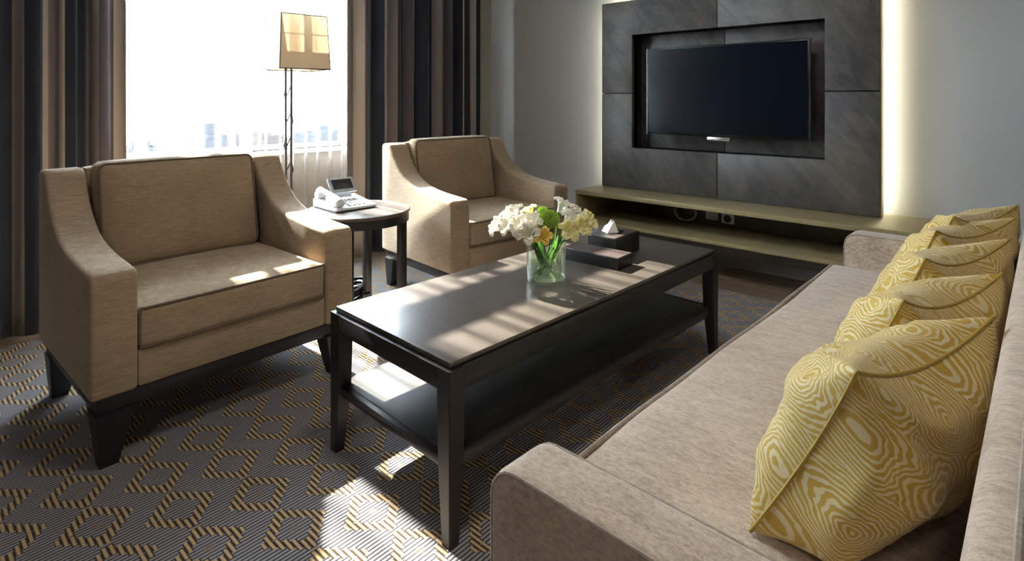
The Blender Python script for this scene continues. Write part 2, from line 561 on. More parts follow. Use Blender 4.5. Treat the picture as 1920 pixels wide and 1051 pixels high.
# window wall with two openings
ZS, ZH = .785, 2.78
bm = bmesh.new()
ys = [YF, 0.30, 2.75, YB]
for i in range(3):
    a, b = ys[i], ys[i + 1]
    if i == 1:
        box(bm, XW - .2, XW, a, b, -.05, ZS); box(bm, XW - .2, XW, a, b, ZH, ZC)
    else: box(bm, XW - .2, XW, a, b, -.05, ZC)
struct(finish('wall_left', bm, 'wall_win', smooth=0))
struct(bxo('wall_back', (XW - .2, XR + .2, YB, YB + .2, -.05, ZC), 'wall', bev=0))
struct(bxo('wall_right', (XR, XR + .2, YF, YB, -.05, ZC), 'wall_dark', bev=0))
struct(bxo('wall_front', (XW - .2, XR + .2, YF - .2, YF, -.05, ZC), 'wall_dark', bev=0))
struct(bxo('ceiling', (XW - .2, XR + .2, YF - .2, YB + .2, ZC, ZC + .1), 'ceil', bev=0))
struct(bxo('baseboard_back', (XW, XR, YB - .014, YB, -.002, .075), 'wall', bev=.002))
struct(bxo('baseboard_left', (XW, XW + .014, YF, YB - .014, -.002, .075), 'wall', bev=.002))

def window(name, y0, y1, mull):
    w = bpy.data.objects.new(name, None); COL.objects.link(w); struct(w)
    x0, x1 = XW - .13, XW - .07
    bm = bmesh.new()
    f = .05
    box(bm, x0, x1, y0, y1, ZS, ZS + .03); box(bm, x0, x1, y0, y1, ZH - f, ZH)
    box(bm, x0, x1, y0, y0 + f, ZS, ZH); box(bm, x0, x1, y1 - f, y1, ZS, ZH)
    finish('window_frame', bm, 'frame', w, smooth=0)
    for my in mull: bxo('mullion', (x0, x1, my - .024, my + .024, ZS + .03, ZH - f), 'frame', w)
    bxo('transom', (x0, x1, y0 + f, y1 - f, 2.345, 2.52), 'frame', w)
    edges = [y0 + f] + list(mull) + [y1 - f]
    for a, b in zip(edges[:-1], edges[1:]):
        bxo('pane', ((x0 + x1) / 2 - .003, (x0 + x1) / 2 + .003, a + .02, b - .02, ZS + .03, 2.355), 'glass', w, bev=0)
        bxo('pane', ((x0 + x1) / 2 - .003, (x0 + x1) / 2 + .003, a + .02, b - .02, 2.51, ZH - f), 'glass', w, bev=0)
    bxo('window_sill', (XW - .2, XW + .02, y0 - .02, y1 + .02, ZS - .03, ZS), 'frame', w)
    return w
window('window_1', 0.30, 2.75, (1.02, 1.62))

# ================================================================== CITY BEYOND THE WINDOW
struct(bxo('ground', (-900, -60, -400, 700, -62, -60), 'ground', bev=0))
def building(name, label, x, y, wx, wy, top, mat, roofbox):
    t = thing(name, label, 'building', (x, y, -60))
    bm = bmesh.new(); box(bm, -wx / 2, wx / 2, -wy / 2, wy / 2, 0, top + 60, bev=.2, seg=1)
    finish('wall', bm, mat, t, smooth=0)
    bm = bmesh.new()
    for a, b, c_, d_ in ((-wx / 2, wx / 2, -wy / 2, -wy / 2 + .5), (-wx / 2, wx / 2, wy / 2 - .5, wy / 2), (-wx / 2, -wx / 2 + .5, -wy / 2 + .5, wy / 2 - .5), (wx / 2 - .5, wx / 2, -wy / 2 + .5, wy / 2 - .5)):
        box(bm, a, b, c_, d_, top + 60, top + 61.2)
    finish('parapet', bm, mat, t, smooth=0)
    if roofbox:
        bm = bmesh.new(); box(bm, -wx / 6, wx / 6, -wy * .3, wy * .18, top + 60, top + 60 + roofbox, bev=.2, seg=1)
        finish('roof_house', bm, mat, t, smooth=0)
BL = [ (265, -17.0, 10, 'bldg', 3, 'far grey block leftmost in the window beside the left curtain'),
       (316, -22.0, 26, 'bldg', 0, 'far low wide grey block seen over the middle of the armchair back'),
       (372, -19.0, 9, 'bldg2', 2, 'far low reddish block in the middle of the skyline'),
       (393, -13.5, 7, 'bldg', 5, 'far dark tower with tall roof house in the middle of the skyline'),
       (424, -17.5, 9, 'bldg', 2, 'far grey block just right of the dark tower'),
       (458, -13.0, 7, 'bldg2', 3, 'far brownish tower above the right end of the armchair back'),
       (491, -14.5, 11, 'bldg2', 2, 'far brick block left of the floor lamp pole'),
       (575, -14.5, 5, 'bldg', 2, 'far grey tower just right of the floor lamp pole'),
       (606, -13.5, 6, 'bldg', 3, 'far grey tower beside the right curtain') ]
for u, top, wy, mt, rb, lab in BL:
    k = (u - 960) / 1066
    a = math.atan(k) - R(41.85)          # bearing from the room
    X = -190.0 - 12 * ((u * 7) % 5)
    building('building', lab, X, -X / math.tan(-a) if a else 0, 12, wy * abs(X) / 200, top * .84 * abs(X) / 200, mt, rb)

# ================================================================== CARPET
bm = bmesh.new(); box(bm, -3.44, XR - .002, YF + .002, 3.345, -.0125, 0.0)
tag(finish('carpet', bm, 'carpet', smooth=0), 'grey ribbed carpet woven with rows of gold diamonds, under the whole seating group', 'carpet')

# ================================================================== CURTAINS
def cloth(bm, y0, y1, z0, z1, x, amp, nf, seed, ny=220, nz=24, flare=0.0, sun_gap=0.0):
    uv = bm.loops.layers.uv.new('UVMap')
    rnd = random.Random(seed)
    ph = [rnd.uniform(0, 6.28) for _ in range(6)]
    grid = []
    for j in range(nz + 1):
        row = []
        tz = j / nz
        z = z0 + (z1 - z0) * tz
        for i in range(ny + 1):
            t = i / ny
            a = amp * (1 + .35 * math.sin(3.1 * t + ph[1])) * (1.0 + flare * (1 - tz))
            w = 2 * PI * nf * (t + .012 * math.sin(2 * PI * 2.3 * t + ph[0]) + .010 * (1 - tz) * math.sin(9 * t + ph[2]))
            s = math.sin(w); s = math.copysign(abs(s) ** .75, s)
            xx = x + a * s + .004 * math.sin(w * 2.7 + ph[3] + tz)
            yy = y0 + (y1 - y0) * t + a * .35 * math.sin(2 * w + ph[4]) * .6
            if sun_gap:
                q = min(1, max(0, (z - 1.67) / .24)); yy -= sun_gap * t * q * q * (3 - 2 * q)  # unseen curtain top pulled aside, shaped to let more sun onto the floor
            row.append(bm.verts.new((xx, yy, z)))
        grid.append(row)
    for j in range(nz):
        for i in range(ny):
            f = bm.faces.new((grid[j][i], grid[j][i + 1], grid[j + 1][i + 1], grid[j + 1][i]))
            for l, (a, b) in zip(f.loops, ((i, j), (i + 1, j), (i + 1, j + 1), (i, j + 1))):
                l[uv].uv = (a / ny, b / nz)
    return bm

def curtain(label, y0, y1, stops, nf, seed, x=-3.49, amp=.034, sun_gap=0):
    norm = [((s - y0) / (y1 - y0), c) for s, c in stops]
    m = mat_stripes('curtain_stripes', norm)
    t = thing('striped_curtain', label, 'curtain', (x, (y0 + y1) / 2, 0))
    bm = cloth(bmesh.new(), y0 - (y0 + y1) / 2, y1 - (y0 + y1) / 2, 0.018, 2.80, 0, amp, nf, seed, sun_gap=sun_gap)
    o = finish('drape', bm, m, t, smooth=0)
    for p in o.data.polygons: p.use_smooth = True
    sm = o.modifiers.new('thick', 'SOLIDIFY'); sm.thickness = .005; sm.offset = 0
    bm = bmesh.new(); box(bm, -.05, .03, y0 - (y0 + y1) / 2, y1 - (y0 + y1) / 2, 2.80, 2.84)
    finish('curtain_track', bm, 'frame', t)
NV, TP, BG, MV, DK, LG = (.014, .020, .036), (.215, .180, .168), (.46, .39, .335), (.088, .074, .088), (.034, .035, .048), (.30, .275, .265)
curtain('striped navy and taupe curtain on the left side of the window, behind the near armchair', -.10, .872,
        [(-.10, NV), (0.0, TP), (.09, BG), (.16, NV), (.25, TP), (.31, BG), (.345, NV), (.416, TP), (.465, NV), (.530, BG), (.550, TP), (.592, BG), (.612, NV), (.690, MV), (.700, TP), (.738, TP), (.745, MV), (.822, BG), (.872, TP)], 7, 3, sun_gap=.30)
curtain('striped dark curtain on the right side of the window, behind the far armchair', 2.155, 3.50,
        [(2.155, TP), (2.245, BG), (2.298, MV), (2.364, NV), (2.47, LG), (2.517, TP), (2.579, NV), (2.673, MV), (2.754, LG), (2.80, NV), (2.963, TP), (3.05, MV), (3.121, NV), (3.24, BG), (3.313, DK), (3.344, LG), (3.407, NV)], 10, 8)
t = thing('sheer_curtain', 'white sheer curtain hanging across the bright window between the striped curtains', 'curtain', (-3.61, 1.5, 0))
bm = cloth(bmesh.new(), -1.25, 1.35, .02, 2.80, 0, .020, 27, 5, ny=560, nz=10, flare=.3)
o = finish('drape', bm, 'sheer', t, smooth=0)
for p in o.data.polygons: p.use_smooth = True
bm = bmesh.new(); box(bm, -.02, .02, -1.25, 1.35, 2.80, 2.83)
finish('curtain_track', bm, 'frame', t)

# ================================================================== TV FEATURE WALL
PX0, PX1, PZ0, PZ1 = -2.39, -.58, .47, 1.855
NX0, NX1, NZ0, NZ1 = -2.13, -.857, .772, 1.60
PY, PT = 3.70, .035
JX, JZ = -1.497, 1.172
fw = thing('feature_panel', 'dark bronze grey panel wall with a niche behind the television, lit from behind', 'wall panel', ((PX0 + PX1) / 2, PY, PZ0))
ox, oy, oz = fw.location
def slab(poly):
    bm = bmesh.new(); prism(bm, [(x - ox, z - oz) for x, z in poly], 0, PT, 1, bev=.0035, seg=2, ang=30)
    finish('slab', bm, 'slab', fw)
g = .0025
slab([(PX0, PZ0), (JX - g, PZ0), (JX - g, NZ0), (NX0, NZ0), (NX0, JZ - g), (PX0, JZ - g)])
slab([(PX0, JZ + g), (NX0, JZ + g), (NX0, NZ1), (JX - g, NZ1), (JX - g, PZ1), (PX0, PZ1)])
slab([(JX + g, PZ0), (PX1, PZ0), (PX1, JZ - g), (NX1, JZ - g), (NX1, NZ0), (JX + g, NZ0)])
slab([(JX + g, NZ1), (NX1, NZ1), (NX1, JZ + g), (PX1, JZ + g), (PX1, PZ1), (JX + g, PZ1)])
def L(x0, x1, y0, y1, z0, z1): return (x0 - ox, x1 - ox, y0 - oy, y1 - oy, z0 - oz, z1 - oz)
# backing frame (recessed black joints show through the gaps)
bm = bmesh.new()
for q in ((PX0 + .004, NX0, PZ0, PZ1 - .004), (NX1, PX1 - .004, PZ0, PZ1 - .004), (NX0, NX1, PZ0, NZ0), (NX0, NX1, NZ1, PZ1 - .004)):
    box(bm, *L(q[0], q[1], PY + PT - .006, PY + .075, q[2], q[3]))
finish('backing_frame', bm, 'joint', fw, smooth=0)
bm = bmesh.new()
for q in ((PX1 - .004, PX1 + .004), ):
    box(bm, *L(q[0], q[1], PY + .004, PY + .078, PZ0, PZ1), bev=.001)
finish('edge_trim', bm, 'gold', fw)
for a, b in ((NX0, JX - g), (JX + g, NX1)):
    bm = bmesh.new(); box(bm, *L(a, b, PY + .135, PY + .155, NZ0, NZ1), bev=.002)
    finish('niche_panel', bm, 'slab', fw)
bm = bmesh.new()
for q in ((NX0 - .02, NX0, NZ0 - .02, NZ1 + .02), (NX1, NX1 + .02, NZ0 - .02, NZ1 + .02), (NX0, NX1, NZ0 - .02, NZ0), (NX0, NX1, NZ1, NZ1 + .02)):
    box(bm, *L(q[0], q[1], PY + .04, PY + .155, q[2], q[3]))
finish('niche_lining', bm, 'joint', fw, smooth=0)
bm = bmesh.new(); box(bm, *L(PX0 + .13, PX1 - .13, PY + .155, YB - .001, PZ0 + .02, PZ1 - .13))
finish('mounting_box', bm, 'joint', fw, smooth=0)
def led(q):
    bm = bmesh.new(); box(bm, *L(*q)); finish('light_strip', bm, 'led', fw, smooth=0)
# tapes stuck on the back of the frame, shining at the wall
led((PX1 - .040, PX1 - .022, PY + .0752, PY + .0765, PZ0 + .02, PZ1 - .04))
led((PX0 + .022, PX0 + .040, PY + .0752, PY + .0765, PZ0 + .02, PZ1 - .04))
led((PX0 + .05, PX1 - .05, PY + .0752, PY + .0765, PZ1 - .040, PZ1 - .022))

# television
tv = thing('television', 'flat black television mounted in the niche of the dark panel wall', 'television', (-1.457, 3.69, 1.183))
bm = bmesh.new(); box(bm, -.53, .53, -.03, .012, -.302, .302, bev=.006)
finish('case', bm, 'tv', tv)
bm = bmesh.new(); box(bm, -.519, .519, -.032, -.028, -.286, .291, bev=.001, seg=1)
finish('screen', bm, 'screen', tv)
for a_, b_ in ((-.5315, -.5285), (.5285, .5315)):
    bm = bmesh.new(); box(bm, a_, b_, -.0315, -.006, -.302, .302)
    finish('bezel', bm, 'bezel', tv)
bm = bmesh.new(); box(bm, -.088, .062, -.038, -.006, -.328, -.303, bev=.004)
finish('sensor_bar', bm, 'chrome', tv)
bm = bmesh.new(); box(bm, -.16, .16, -0.001+.013, .1435, -.14, .14, bev=.005)
finish('wall_mount', bm, 'blackp', tv)

# floating shelf unit
SX0, SX1, SY0, SY1 = -2.425, -.35, 3.40, 3.857
sh = thing('wall_shelf', 'long floating olive gold shelf unit with open compartment under the dark panel wall', 'shelf', ((SX0 + SX1) / 2, SY1, .24))
ax, ay, az = sh.location
def SB(name, q, mat, bev=.002):
    bm = bmesh.new(); box(bm, q[0] - ax, q[1] - ax, q[2] - ay, q[3] - ay, q[4] - az, q[5] - az, bev=bev)
    return finish(name, bm, mat, sh)
SB('top_board', (SX0, SX1, SY0, SY1, .439, .469), 'gold')
SB('bottom_board', (SX0, SX1, SY0, SY1, .240, .264), 'gold')
SB('side_board', (SX0, SX0 + .025, SY0 + .004, SY1 - .02, .264, .439), 'gold')
SB('side_board', (SX1 - .025, SX1, SY0 + .004, SY1 - .02, .264, .439), 'gold')
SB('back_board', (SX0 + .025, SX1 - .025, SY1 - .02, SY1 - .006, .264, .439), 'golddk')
SB('end_cap', (SX1, SX1 + .012, SY0, SY1, .236, .472), 'joint')

def socket(x, z, label, holes):
    o = thing('wall_socket', label, 'socket', (x, SY1 - .02, z))
    bm = bmesh.new(); box(bm, -.042, .042, -.012, 0, -.034, .034, bev=.004); finish('plate', bm, 'white', o)
    bm = bmesh.new(); lathe(bm, [(0, .0005), (.023, .0005), (.026, .003), (.026, .0)], 20)
    for v in bm.verts: v.co = Vector((v.co.x, -.0125 - v.co.z, v.co.y))
    finish('face', bm, 'blackp' if holes else 'greyp', o)
socket(-1.585, .333, 'white wall socket inside the shelf unit, nearest the cable loop', 0)
socket(-1.475, .322, 'white wall socket with a round black face inside the shelf unit', 1)
cb = thing('cable', 'pale looped cable hanging inside the open shelf compartment', 'cable', (-1.76, 3.80, .2645))
pts = []
for k in range(40):
    a = R(-200 + 360 * 1.15 * k / 39)
    pts.append((.075 * math.cos(a), .012 * math.sin(a * .5), .068 + .055 * math.sin(a)))
bm = bmesh.new(); tube(bm, pts, .0075, 8)
finish('cord', bm, 'greyp', cb)
bm = bmesh.new(); box(bm, -.235, -.205, -.015, .015, 0.0, .07, bev=.004); box(bm, -.205, -.17, -.01, .01, .04, .06, bev=.003); tube(bm, [(-.22, 0, .01), (-.16, .005, .008), (-.1, 0, .01), (-.07, 0, .03)], .005, 6)
finish('plug', bm, 'blackp', cb)

# ================================================================== ARMCHAIRS
ARM = [(-.355, .22), (-.355, .845), (-.345, .860), (-.285, .862), (-.262, .850), (-.243, .822), (-.222, .785), (-.190, .744), (-.150, .706), (-.105, .672), (-.055, .648), (.0, .630), (.07, .618), (.16, .608), (.26, .602), (.330, .598), (.350, .588), (.355, .570), (.355, .22)]
def make_chair(label, group):
    t = thing('armchair', label, 'armchair', group=group)
    rnd = random.Random(2)
    for s in (-1, 1):
        bm = bmesh.new(); prism(bm, ARM, s * .325, s * .45, 1, bev=.013, seg=3, ang=38)
        finish('arm', bm, 'linen', t)
    bm = bmesh.new(); rbox(bm, (-.315, 0, .542), (.075, .652, .645), .02, 6)
    finish('back', bm, 'linen', t)
    bm = bmesh.new(); box(bm, -.30, .347, -.3245, .3245, .222, .338, bev=.008)
    finish('seat_base', bm, 'linen', t)
    bm = bmesh.new(); rbox(bm, (.055, 0, .405), (.605, .644, .136), .022, 10, (.004, 0, .008), wr=.003)
    sc = finish('seat_cushion', bm, 'linen', t)
    bm = bmesh.new()
    for z in (.466, .344):
        tube(bm, [(.345, -.318, z), (.354, -.305, z), (.357, -.1, z + .001), (.357, .1, z + .001), (.354, .305, z), (.345, .318, z)], .0048, 6)
    finish('piping', bm, 'linen2', sc)
    lean = lambda w: Vector((w.x - (w.z - .47) * .16, w.y, w.z))
    bm = bmesh.new(); rbox(bm, (-.205, 0, .678), (.105, .600, .405), .03, 10, (.016, .004, .004), xf=lean, wr=.004, seed=4)
    bc = finish('back_cushion', bm, 'linen', t)
    bm = bmesh.new()
    pr = rrect(-.293, .293, .482, .874, .03)
    for x in (-.158, ):
        tube(bm, [lean(Vector((x, a, b))) for a, b in pr], .0052, 6, closed=True)
    finish('piping', bm, 'linen2', bc)
    bm = bmesh.new(); box(bm, -.335, .335, -.43, .43, .168, .221, bev=.004)
    finish('plinth', bm, 'legs', t)
    for sx in (-1, 1):
        for sy in (-1, 1):
            bm = bmesh.new()
            a, b = sx * .345, sx * .25
            c, d_ = sy * .435, sy * .335
            a2, b2 = (sx * .325, sx * .28) if sx > 0 else (sx * .345, sx * .30)
            c2, d2 = sy * .42, sy * .37
            frustum(bm, (min(a, b), max(a, b), min(c, d_), max(c, d_), .169), (min(a2, b2), max(a2, b2), min(c2, d2), max(c2, d2), .001))
            finish('leg', bm, 'legs', t, smooth=0)
    return t
def place(o, corner, loc_corner, rz):
    c, s = math.cos(rz), math.sin(rz)
    o.location = (corner[0] - (loc_corner[0] * c - loc_corner[1] * s), corner[1] - (loc_corner[0] * s + loc_corner[1] * c), 0)
    o.rotation_euler = (0, 0, rz)
GRP = 'tan linen armchairs facing the sofa'
ch1 = make_chair('tan linen armchair in the left foreground, nearest the left curtain', GRP)
ch2 = copy_tree(ch1); ch2['label'] = 'tan linen armchair behind the round side table, nearest the television wall'
place(ch1, (-2.05, .42), (.355, -.45), R(1.2))
place(ch2, (-2.187, 1.972), (.355, -.45), R(-5.8))

# ================================================================== COFFEE TABLE
ct = thing('coffee_table', 'long dark espresso wood coffee table with a lower shelf, standing before the sofa', 'coffee table', (-1.326, 1.727, 0), R(-2.2))
hx, hy = .298, .768
def lbox(name, q, mat, bev=.003): 
    bm = bmesh.new(); box(bm, *q, bev=bev); return finish(name, bm, mat, ct)
lbox('tabletop', (-hx + .012, hx - .012, -hy + .012, hy - .012, .444, .460), 'tabletop', .003)
lbox('top_frame', (-hx + .02, hx - .02, -hy + .02, hy - .02, .430, .4445), 'joint', 0)
for s in (-1, 1):
    a, b = sorted((s * hx, s * (hx - .03)))
    lbox('side_rail', (a, b, -hy + .05, hy - .05, .386, .443), 'espresso', .003)
    a, b = sorted((s * hy, s * (hy - .03)))
    lbox('end_rail', (-hx + .05, hx - .05, a, b, .386, .443), 'espresso', .003)
for sx in (-1, 1):
    for sy in (-1, 1):
        bm = bmesh.new()
        def leg_ring(w, z, bm=bm):
            xs = sorted((sx * hx, sx * (hx - w))); yy = sorted((sy * hy, sy * (hy - w)))
            return [bm.verts.new(p) for p in ((xs[0], yy[0], z), (xs[1], yy[0], z), (xs[1], yy[1], z), (xs[0], yy[1], z))]
        rings = [leg_ring(.052, .443), leg_ring(.052, .386), leg_ring(.048, .20), leg_ring(.032, .001)]
        bm.faces.new(rings[0]); bm.faces.new(rings[-1][::-1])
        for A, B in zip(rings[:-1], rings[1:]):
            for i in range(4): bm.faces.new((A[i], B[i], B[(i + 1) % 4], A[(i + 1) % 4]))
        bmesh.ops.recalc_face_normals(bm, faces=bm.faces[:])
        es = [e for e in bm.edges if abs(e.verts[0].co.z - e.verts[1].co.z) > .03]
        bmesh.ops.bevel(bm, geom=es, offset=.0025, segments=2, affect='EDGES')
        finish('leg', bm, 'espresso', ct)
bm = bmesh.new()
prism(bm, rrect(-hx + .004, hx - .004, -hy + .030, hy - .030, .075, 8), .186, .212, 2, bev=.003, seg=2)
finish('lower_shelf', bm, 'shelfwood', ct)
for s in (-1, 1):
    a, b = sorted((s * (hy - .010), s * (hy - .04)))
    lbox('shelf_rail', (-hx + .04, hx - .04, a, b, .184, .210), 'espresso', .002)

# boxes on the coffee table
def cover_box(name, label, cat, x, y, rz, w, dp, h, group=None):
    o = thing(name, label, cat, (x, y, .4602), rz)
    bm = bmesh.new(); box(bm, -w / 2, w / 2, -dp / 2, dp / 2, 0, h, bev=.003)
    finish('body', bm, 'box', o)
    bm = bmesh.new(); box(bm, -w / 2 + .004, w / 2 - .004, -dp / 2 + .004, dp / 2 - .004, h - .001, h + .0018, bev=.0008, seg=1)
    finish('top_cover', bm, 'boxtop', o)
    return o
cover_box('leather_box', 'low flat dark leather box on the coffee table, in front of the tissue box', 'box', -1.298, 1.968, R(1.5), .272, .118, .046)
tb = cover_box('tissue_box', 'taller black tissue box with a white tissue poking out, on the coffee table', 'tissue box', -1.322, 2.142, R(0.5), .135, .205, .084)
bm = bmesh.new(); lathe(bm, [(0, .0860), (.030, .0860), (.034, .0868), (.030, .0878), (0, .0878)], 20)
for v in bm.verts: v.co.y *= 1.7
finish('slot', bm, 'blackp', tb)
bm = bmesh.new()
tp = bm.verts.new((-.008, -.012, .143)); tp2 = bm.verts.new((.004, -.004, .137))
ring = [bm.verts.new((-.02 + .034 * math.cos(a) * (1 + .25 * math.cos(3 * a)), .0 + .04 * math.sin(a) * (1 + .2 * math.sin(4 * a)), .088)) for a in [2 * PI * k / 12 for k in range(12)]]
mid = [bm.verts.new(((v.co.x * .55 - .004 + .006 * (-1) ** i), v.co.y * .5 - .004, .112)) for i, v in enumerate(ring)]
for i in range(12):
    j = (i + 1) % 12
    bm.faces.new((ring[i], ring[j], mid[j], mid[i]))
    bm.faces.new((mid[i], mid[j], tp if i < 6 else tp2))
bm.faces.new((mid[6], tp, tp2)); bm.faces.new((mid[0], tp2, tp))
tag(finish('tissue', bm, 'tissue', tb), 'white crumpled tissue')

# ================================================================== VASE AND FLOWERS
VX, VY, VZ = -1.300, 1.640, .4602
va = thing('vase', 'clear glass cylinder vase holding white and green flowers on the coffee table', 'vase', (VX, VY, VZ))
bm = bmesh.new()
lathe(bm, [(0, .001), (.066, .001), (.071, .004), (.072, .010), (.072, .138), (.0705, .141), (.069, .138), (.069, .014), (.066, .011), (0, .011)], 48)
finish('glass_body', bm, 'vase', va, smooth=50)
bm = bmesh.new()
lathe(bm, [(0, .0115), (.0655, .0118), (.0685, .0145), (.0685, .094), (.067, .0935), (0, .0935)], 48)
finish('water', bm, 'water', va, smooth=50)

def ruffle_bloom(kind):
    """open ruffled bloom, axis +z, about 6 cm wide"""
    bm = bmesh.new()
    rnd = random.Random(kind)
    for ring, (n, r0, r1, zt, tw) in enumerate(((5, .007, .036, .050, 0), (4, .005, .024, .048, .6))):
        for k in range(n):
            a = 2 * PI * k / n + tw + rnd.uniform(-.12, .12)
            nu, nv = 6, 6
            g = []
            for j in range(nv + 1):
                t = j / nv
                row = []
                rr = r0 + (r1 - r0) * t ** 1.25
                zz = zt * (1 - (1 - t) ** 1.7) - (.016 * max(0, t - .72) / .28 if ring == 0 else .004 * t)
                for i in range(nu + 1):
                    s = (i / nu - .5) * 2
                    w = .80 * math.sin(PI * (t * .78 + .13)) ** .7
                    aa = a + s * w
                    r2 = rr * (1 - .12 * s * s) + .0022 * math.sin(5 * s + 6 * t + k) * t
                    row.append(bm.verts.new((r2 * math.cos(aa), r2 * math.sin(aa), zz + .004 * math.sin(5 * s + k) * t)))
                g.append(row)
            for j in range(nv):
                for i in range(nu):
                    bm.faces.new((g[j][i], g[j][i + 1], g[j + 1][i + 1], g[j + 1][i]))
    return bm
def spiky_bloom():
    bm = bmesh.new()
    n = 150
    for k in range(n):
        zc = 1 - 1.5 * (k + .5) / n; a = k * 2.39996
        rr = math.sqrt(max(0, 1 - zc * zc))
        dv = Vector((rr * math.cos(a), rr * math.sin(a), zc))
        side = dv.cross(Vector((.3, .2, 1))).normalized(); up = side.cross(dv)
        c = dv * .016 + Vector((0, 0, .018))
        tip = dv * .034 + Vector((0, 0, .020))
        w = .0042
        q = [bm.verts.new(c + side * w), bm.verts.new(c + up * w), bm.verts.new(c - side * w), bm.verts.new(c - up * w)]
        m_ = [bm.verts.new((c + tip) / 2 + s_ * w * 1.15) for s_ in (side, up, -side, -up)]
        tpv = bm.verts.new(tip)
        for i in range(4):
            bm.faces.new((q[i], q[(i + 1) % 4], m_[(i + 1) % 4], m_[i])); bm.faces.new((m_[i], m_[(i + 1) % 4], tpv))
    return bm
def me_of(bm, mat):
    o = finish('tmp', bm, mat, smooth=60); me = o.data; bpy.data.objects.remove(o); return me
BLOOM = {}
for k in range(3): BLOOM['petal', k] = me_of(ruffle_bloom(k), 'petal')
for k in range(2): BLOOM['petaly', k] = me_of(ruffle_bloom(k + 5), 'petaly')
BLOOM['petalo', 0] = me_of(ruffle_bloom(11), 'petalo')
BLOOM['green', 0] = me_of(spiky_bloom(), 'green')
rt = Vector((.7449, .6671, 0)); fw_ = Vector((-.6671, .7449, 0))
# (sideways from the vase, toward the back, height over the table, bloom, size, label)
FL = [(-.150, -.02, .205, 'petal', 0, 1.0, 'white bloom leaning furthest left out of the glass vase'),
      (-.118, .03, .232, 'petal', 1, .95, 'cream white bloom second from the left in the vase bouquet'), (-.122, -.05, .212, 'petal', 2, .9, 'cream white bloom low on the left, in front of the leftmost bloom'),
      (-.090, .02, .236, 'petal', 0, .95, 'cream white bloom high on the left side of the bouquet'), (-.084, -.05, .210, 'petal', 1, 1.05, 'cream white bloom in the middle of the left side bunch'),
      (-.055, -.07, .186, 'petal', 2, 1.1, 'cream white bloom hanging over the left front of the vase rim'), (-.040, -.03, .215, 'petal', 1, 1.0, 'cream white bloom just left of the orange yellow bloom'),
      (-.048, .05, .238, 'petaly', 0, .8, 'small yellow cream bloom just left of the green bloom in the vase'),
      (.050, .05, .256, 'petal', 2, .95, 'white bloom standing highest, behind the green bloom in the vase'),
      (.066, .00, .222, 'petal', 0, 1.0, 'white bloom right beside the green bloom in the vase'), (.060, -.06, .192, 'petaly', 1, 1.05, 'yellow cream bloom low at the front right of the vase rim'),
      (.095, .03, .232, 'petal', 1, .95, 'white bloom at the back of the right side bunch'), (.100, -.04, .206, 'petaly', 0, 1.0, 'yellow cream bloom in the middle of the right side bunch'),
      (.128, -.01, .222, 'petaly', 1, .95, 'yellow cream bloom leaning furthest right out of the glass vase'),
      (-.014, -.085, .186, 'petalo', 0, .85, 'orange yellow bloom low at the front of the vase rim'),
      (.010, -.02, .222, 'green', 0, 1.25, 'spiky bright green bloom in the centre of the bouquet'),
      (-.012, .03, .240, 'green', 0, .9, 'smaller green bloom behind the spiky centre bloom')]
for i, (sx, sy, hz, kind, kk, sz, lab) in enumerate(FL):
    t = thing('flower', lab, 'flower', (VX, VY, VZ), group='flowers in the glass vase')
    tip = rt * sx + fw_ * sy + Vector((0, 0, hz - .018))
    rnd = random.Random(i)
    a = math.atan2(tip.y, tip.x) + PI + rnd.uniform(-.6, .6)
    b0 = Vector((math.cos(a) * rnd.uniform(.02, .055), math.sin(a) * rnd.uniform(.02, .055), .018))
    rim = Vector((tip.x, tip.y, 0)); 
    if rim.length > .05: rim = rim.normalized() * .05
    rim.z = .125
    pts = []
    for k in range(11):
        q = k / 10
        if q < .6:
            w = q / .6; p = b0.lerp(rim, w)
        else:
            w = (q - .6) / .4
            p = rim.lerp(tip, w) + Vector((0, 0, .012 * math.sin(PI * w)))
        pts.append(p)
    bm = bmesh.new(); tube(bm, pts, .0030, 6)
    finish('stem', bm, 'stem', t)
    o = bpy.data.objects.new('bloom', BLOOM[kind, kk]); COL.objects.link(o); o.parent = t
    o.location = pts[-1]
    dr = (Vector((tip.x, tip.y, 0)) * 5.5 + Vector((0, 0, .55)) - fw_ * .25).normalized() if kind != 'green' else Vector((0, 0, 1)) - fw_ * .3
    o.rotation_euler = dr.to_track_quat('Z', 'Y').to_euler()
    sz *= 1.22 if kind != 'green' else .95; o.scale = (sz, sz, sz)
    if i % 2 == 0:
        bm = bmesh.new()
        la = rnd.uniform(0, 6.28)
        p0 = Vector((.02 * math.cos(la), .02 * math.sin(la), .03)); p1 = Vector((.055 * math.cos(la), .055 * math.sin(la), .12 + rnd.uniform(0, .05)))
        side = Vector((-math.sin(la), math.cos(la), 0))
        prev = None
        for k in range(8):
            q = k / 7; p = p0.lerp(p1, q) + Vector((0, 0, .012 * math.sin(PI * q))); w = .009 * math.sin(PI * (q * .93 + .05))
            cur = [bm.verts.new(p - side * w), bm.verts.new(p + Vector((0, 0, -.002))), bm.verts.new(p + side * w)]
            if prev:
                for z in range(2): bm.faces.new((prev[z], prev[z + 1], cur[z + 1], cur[z]))
            prev = cur
        finish('leaf', bm, 'leaf', t)

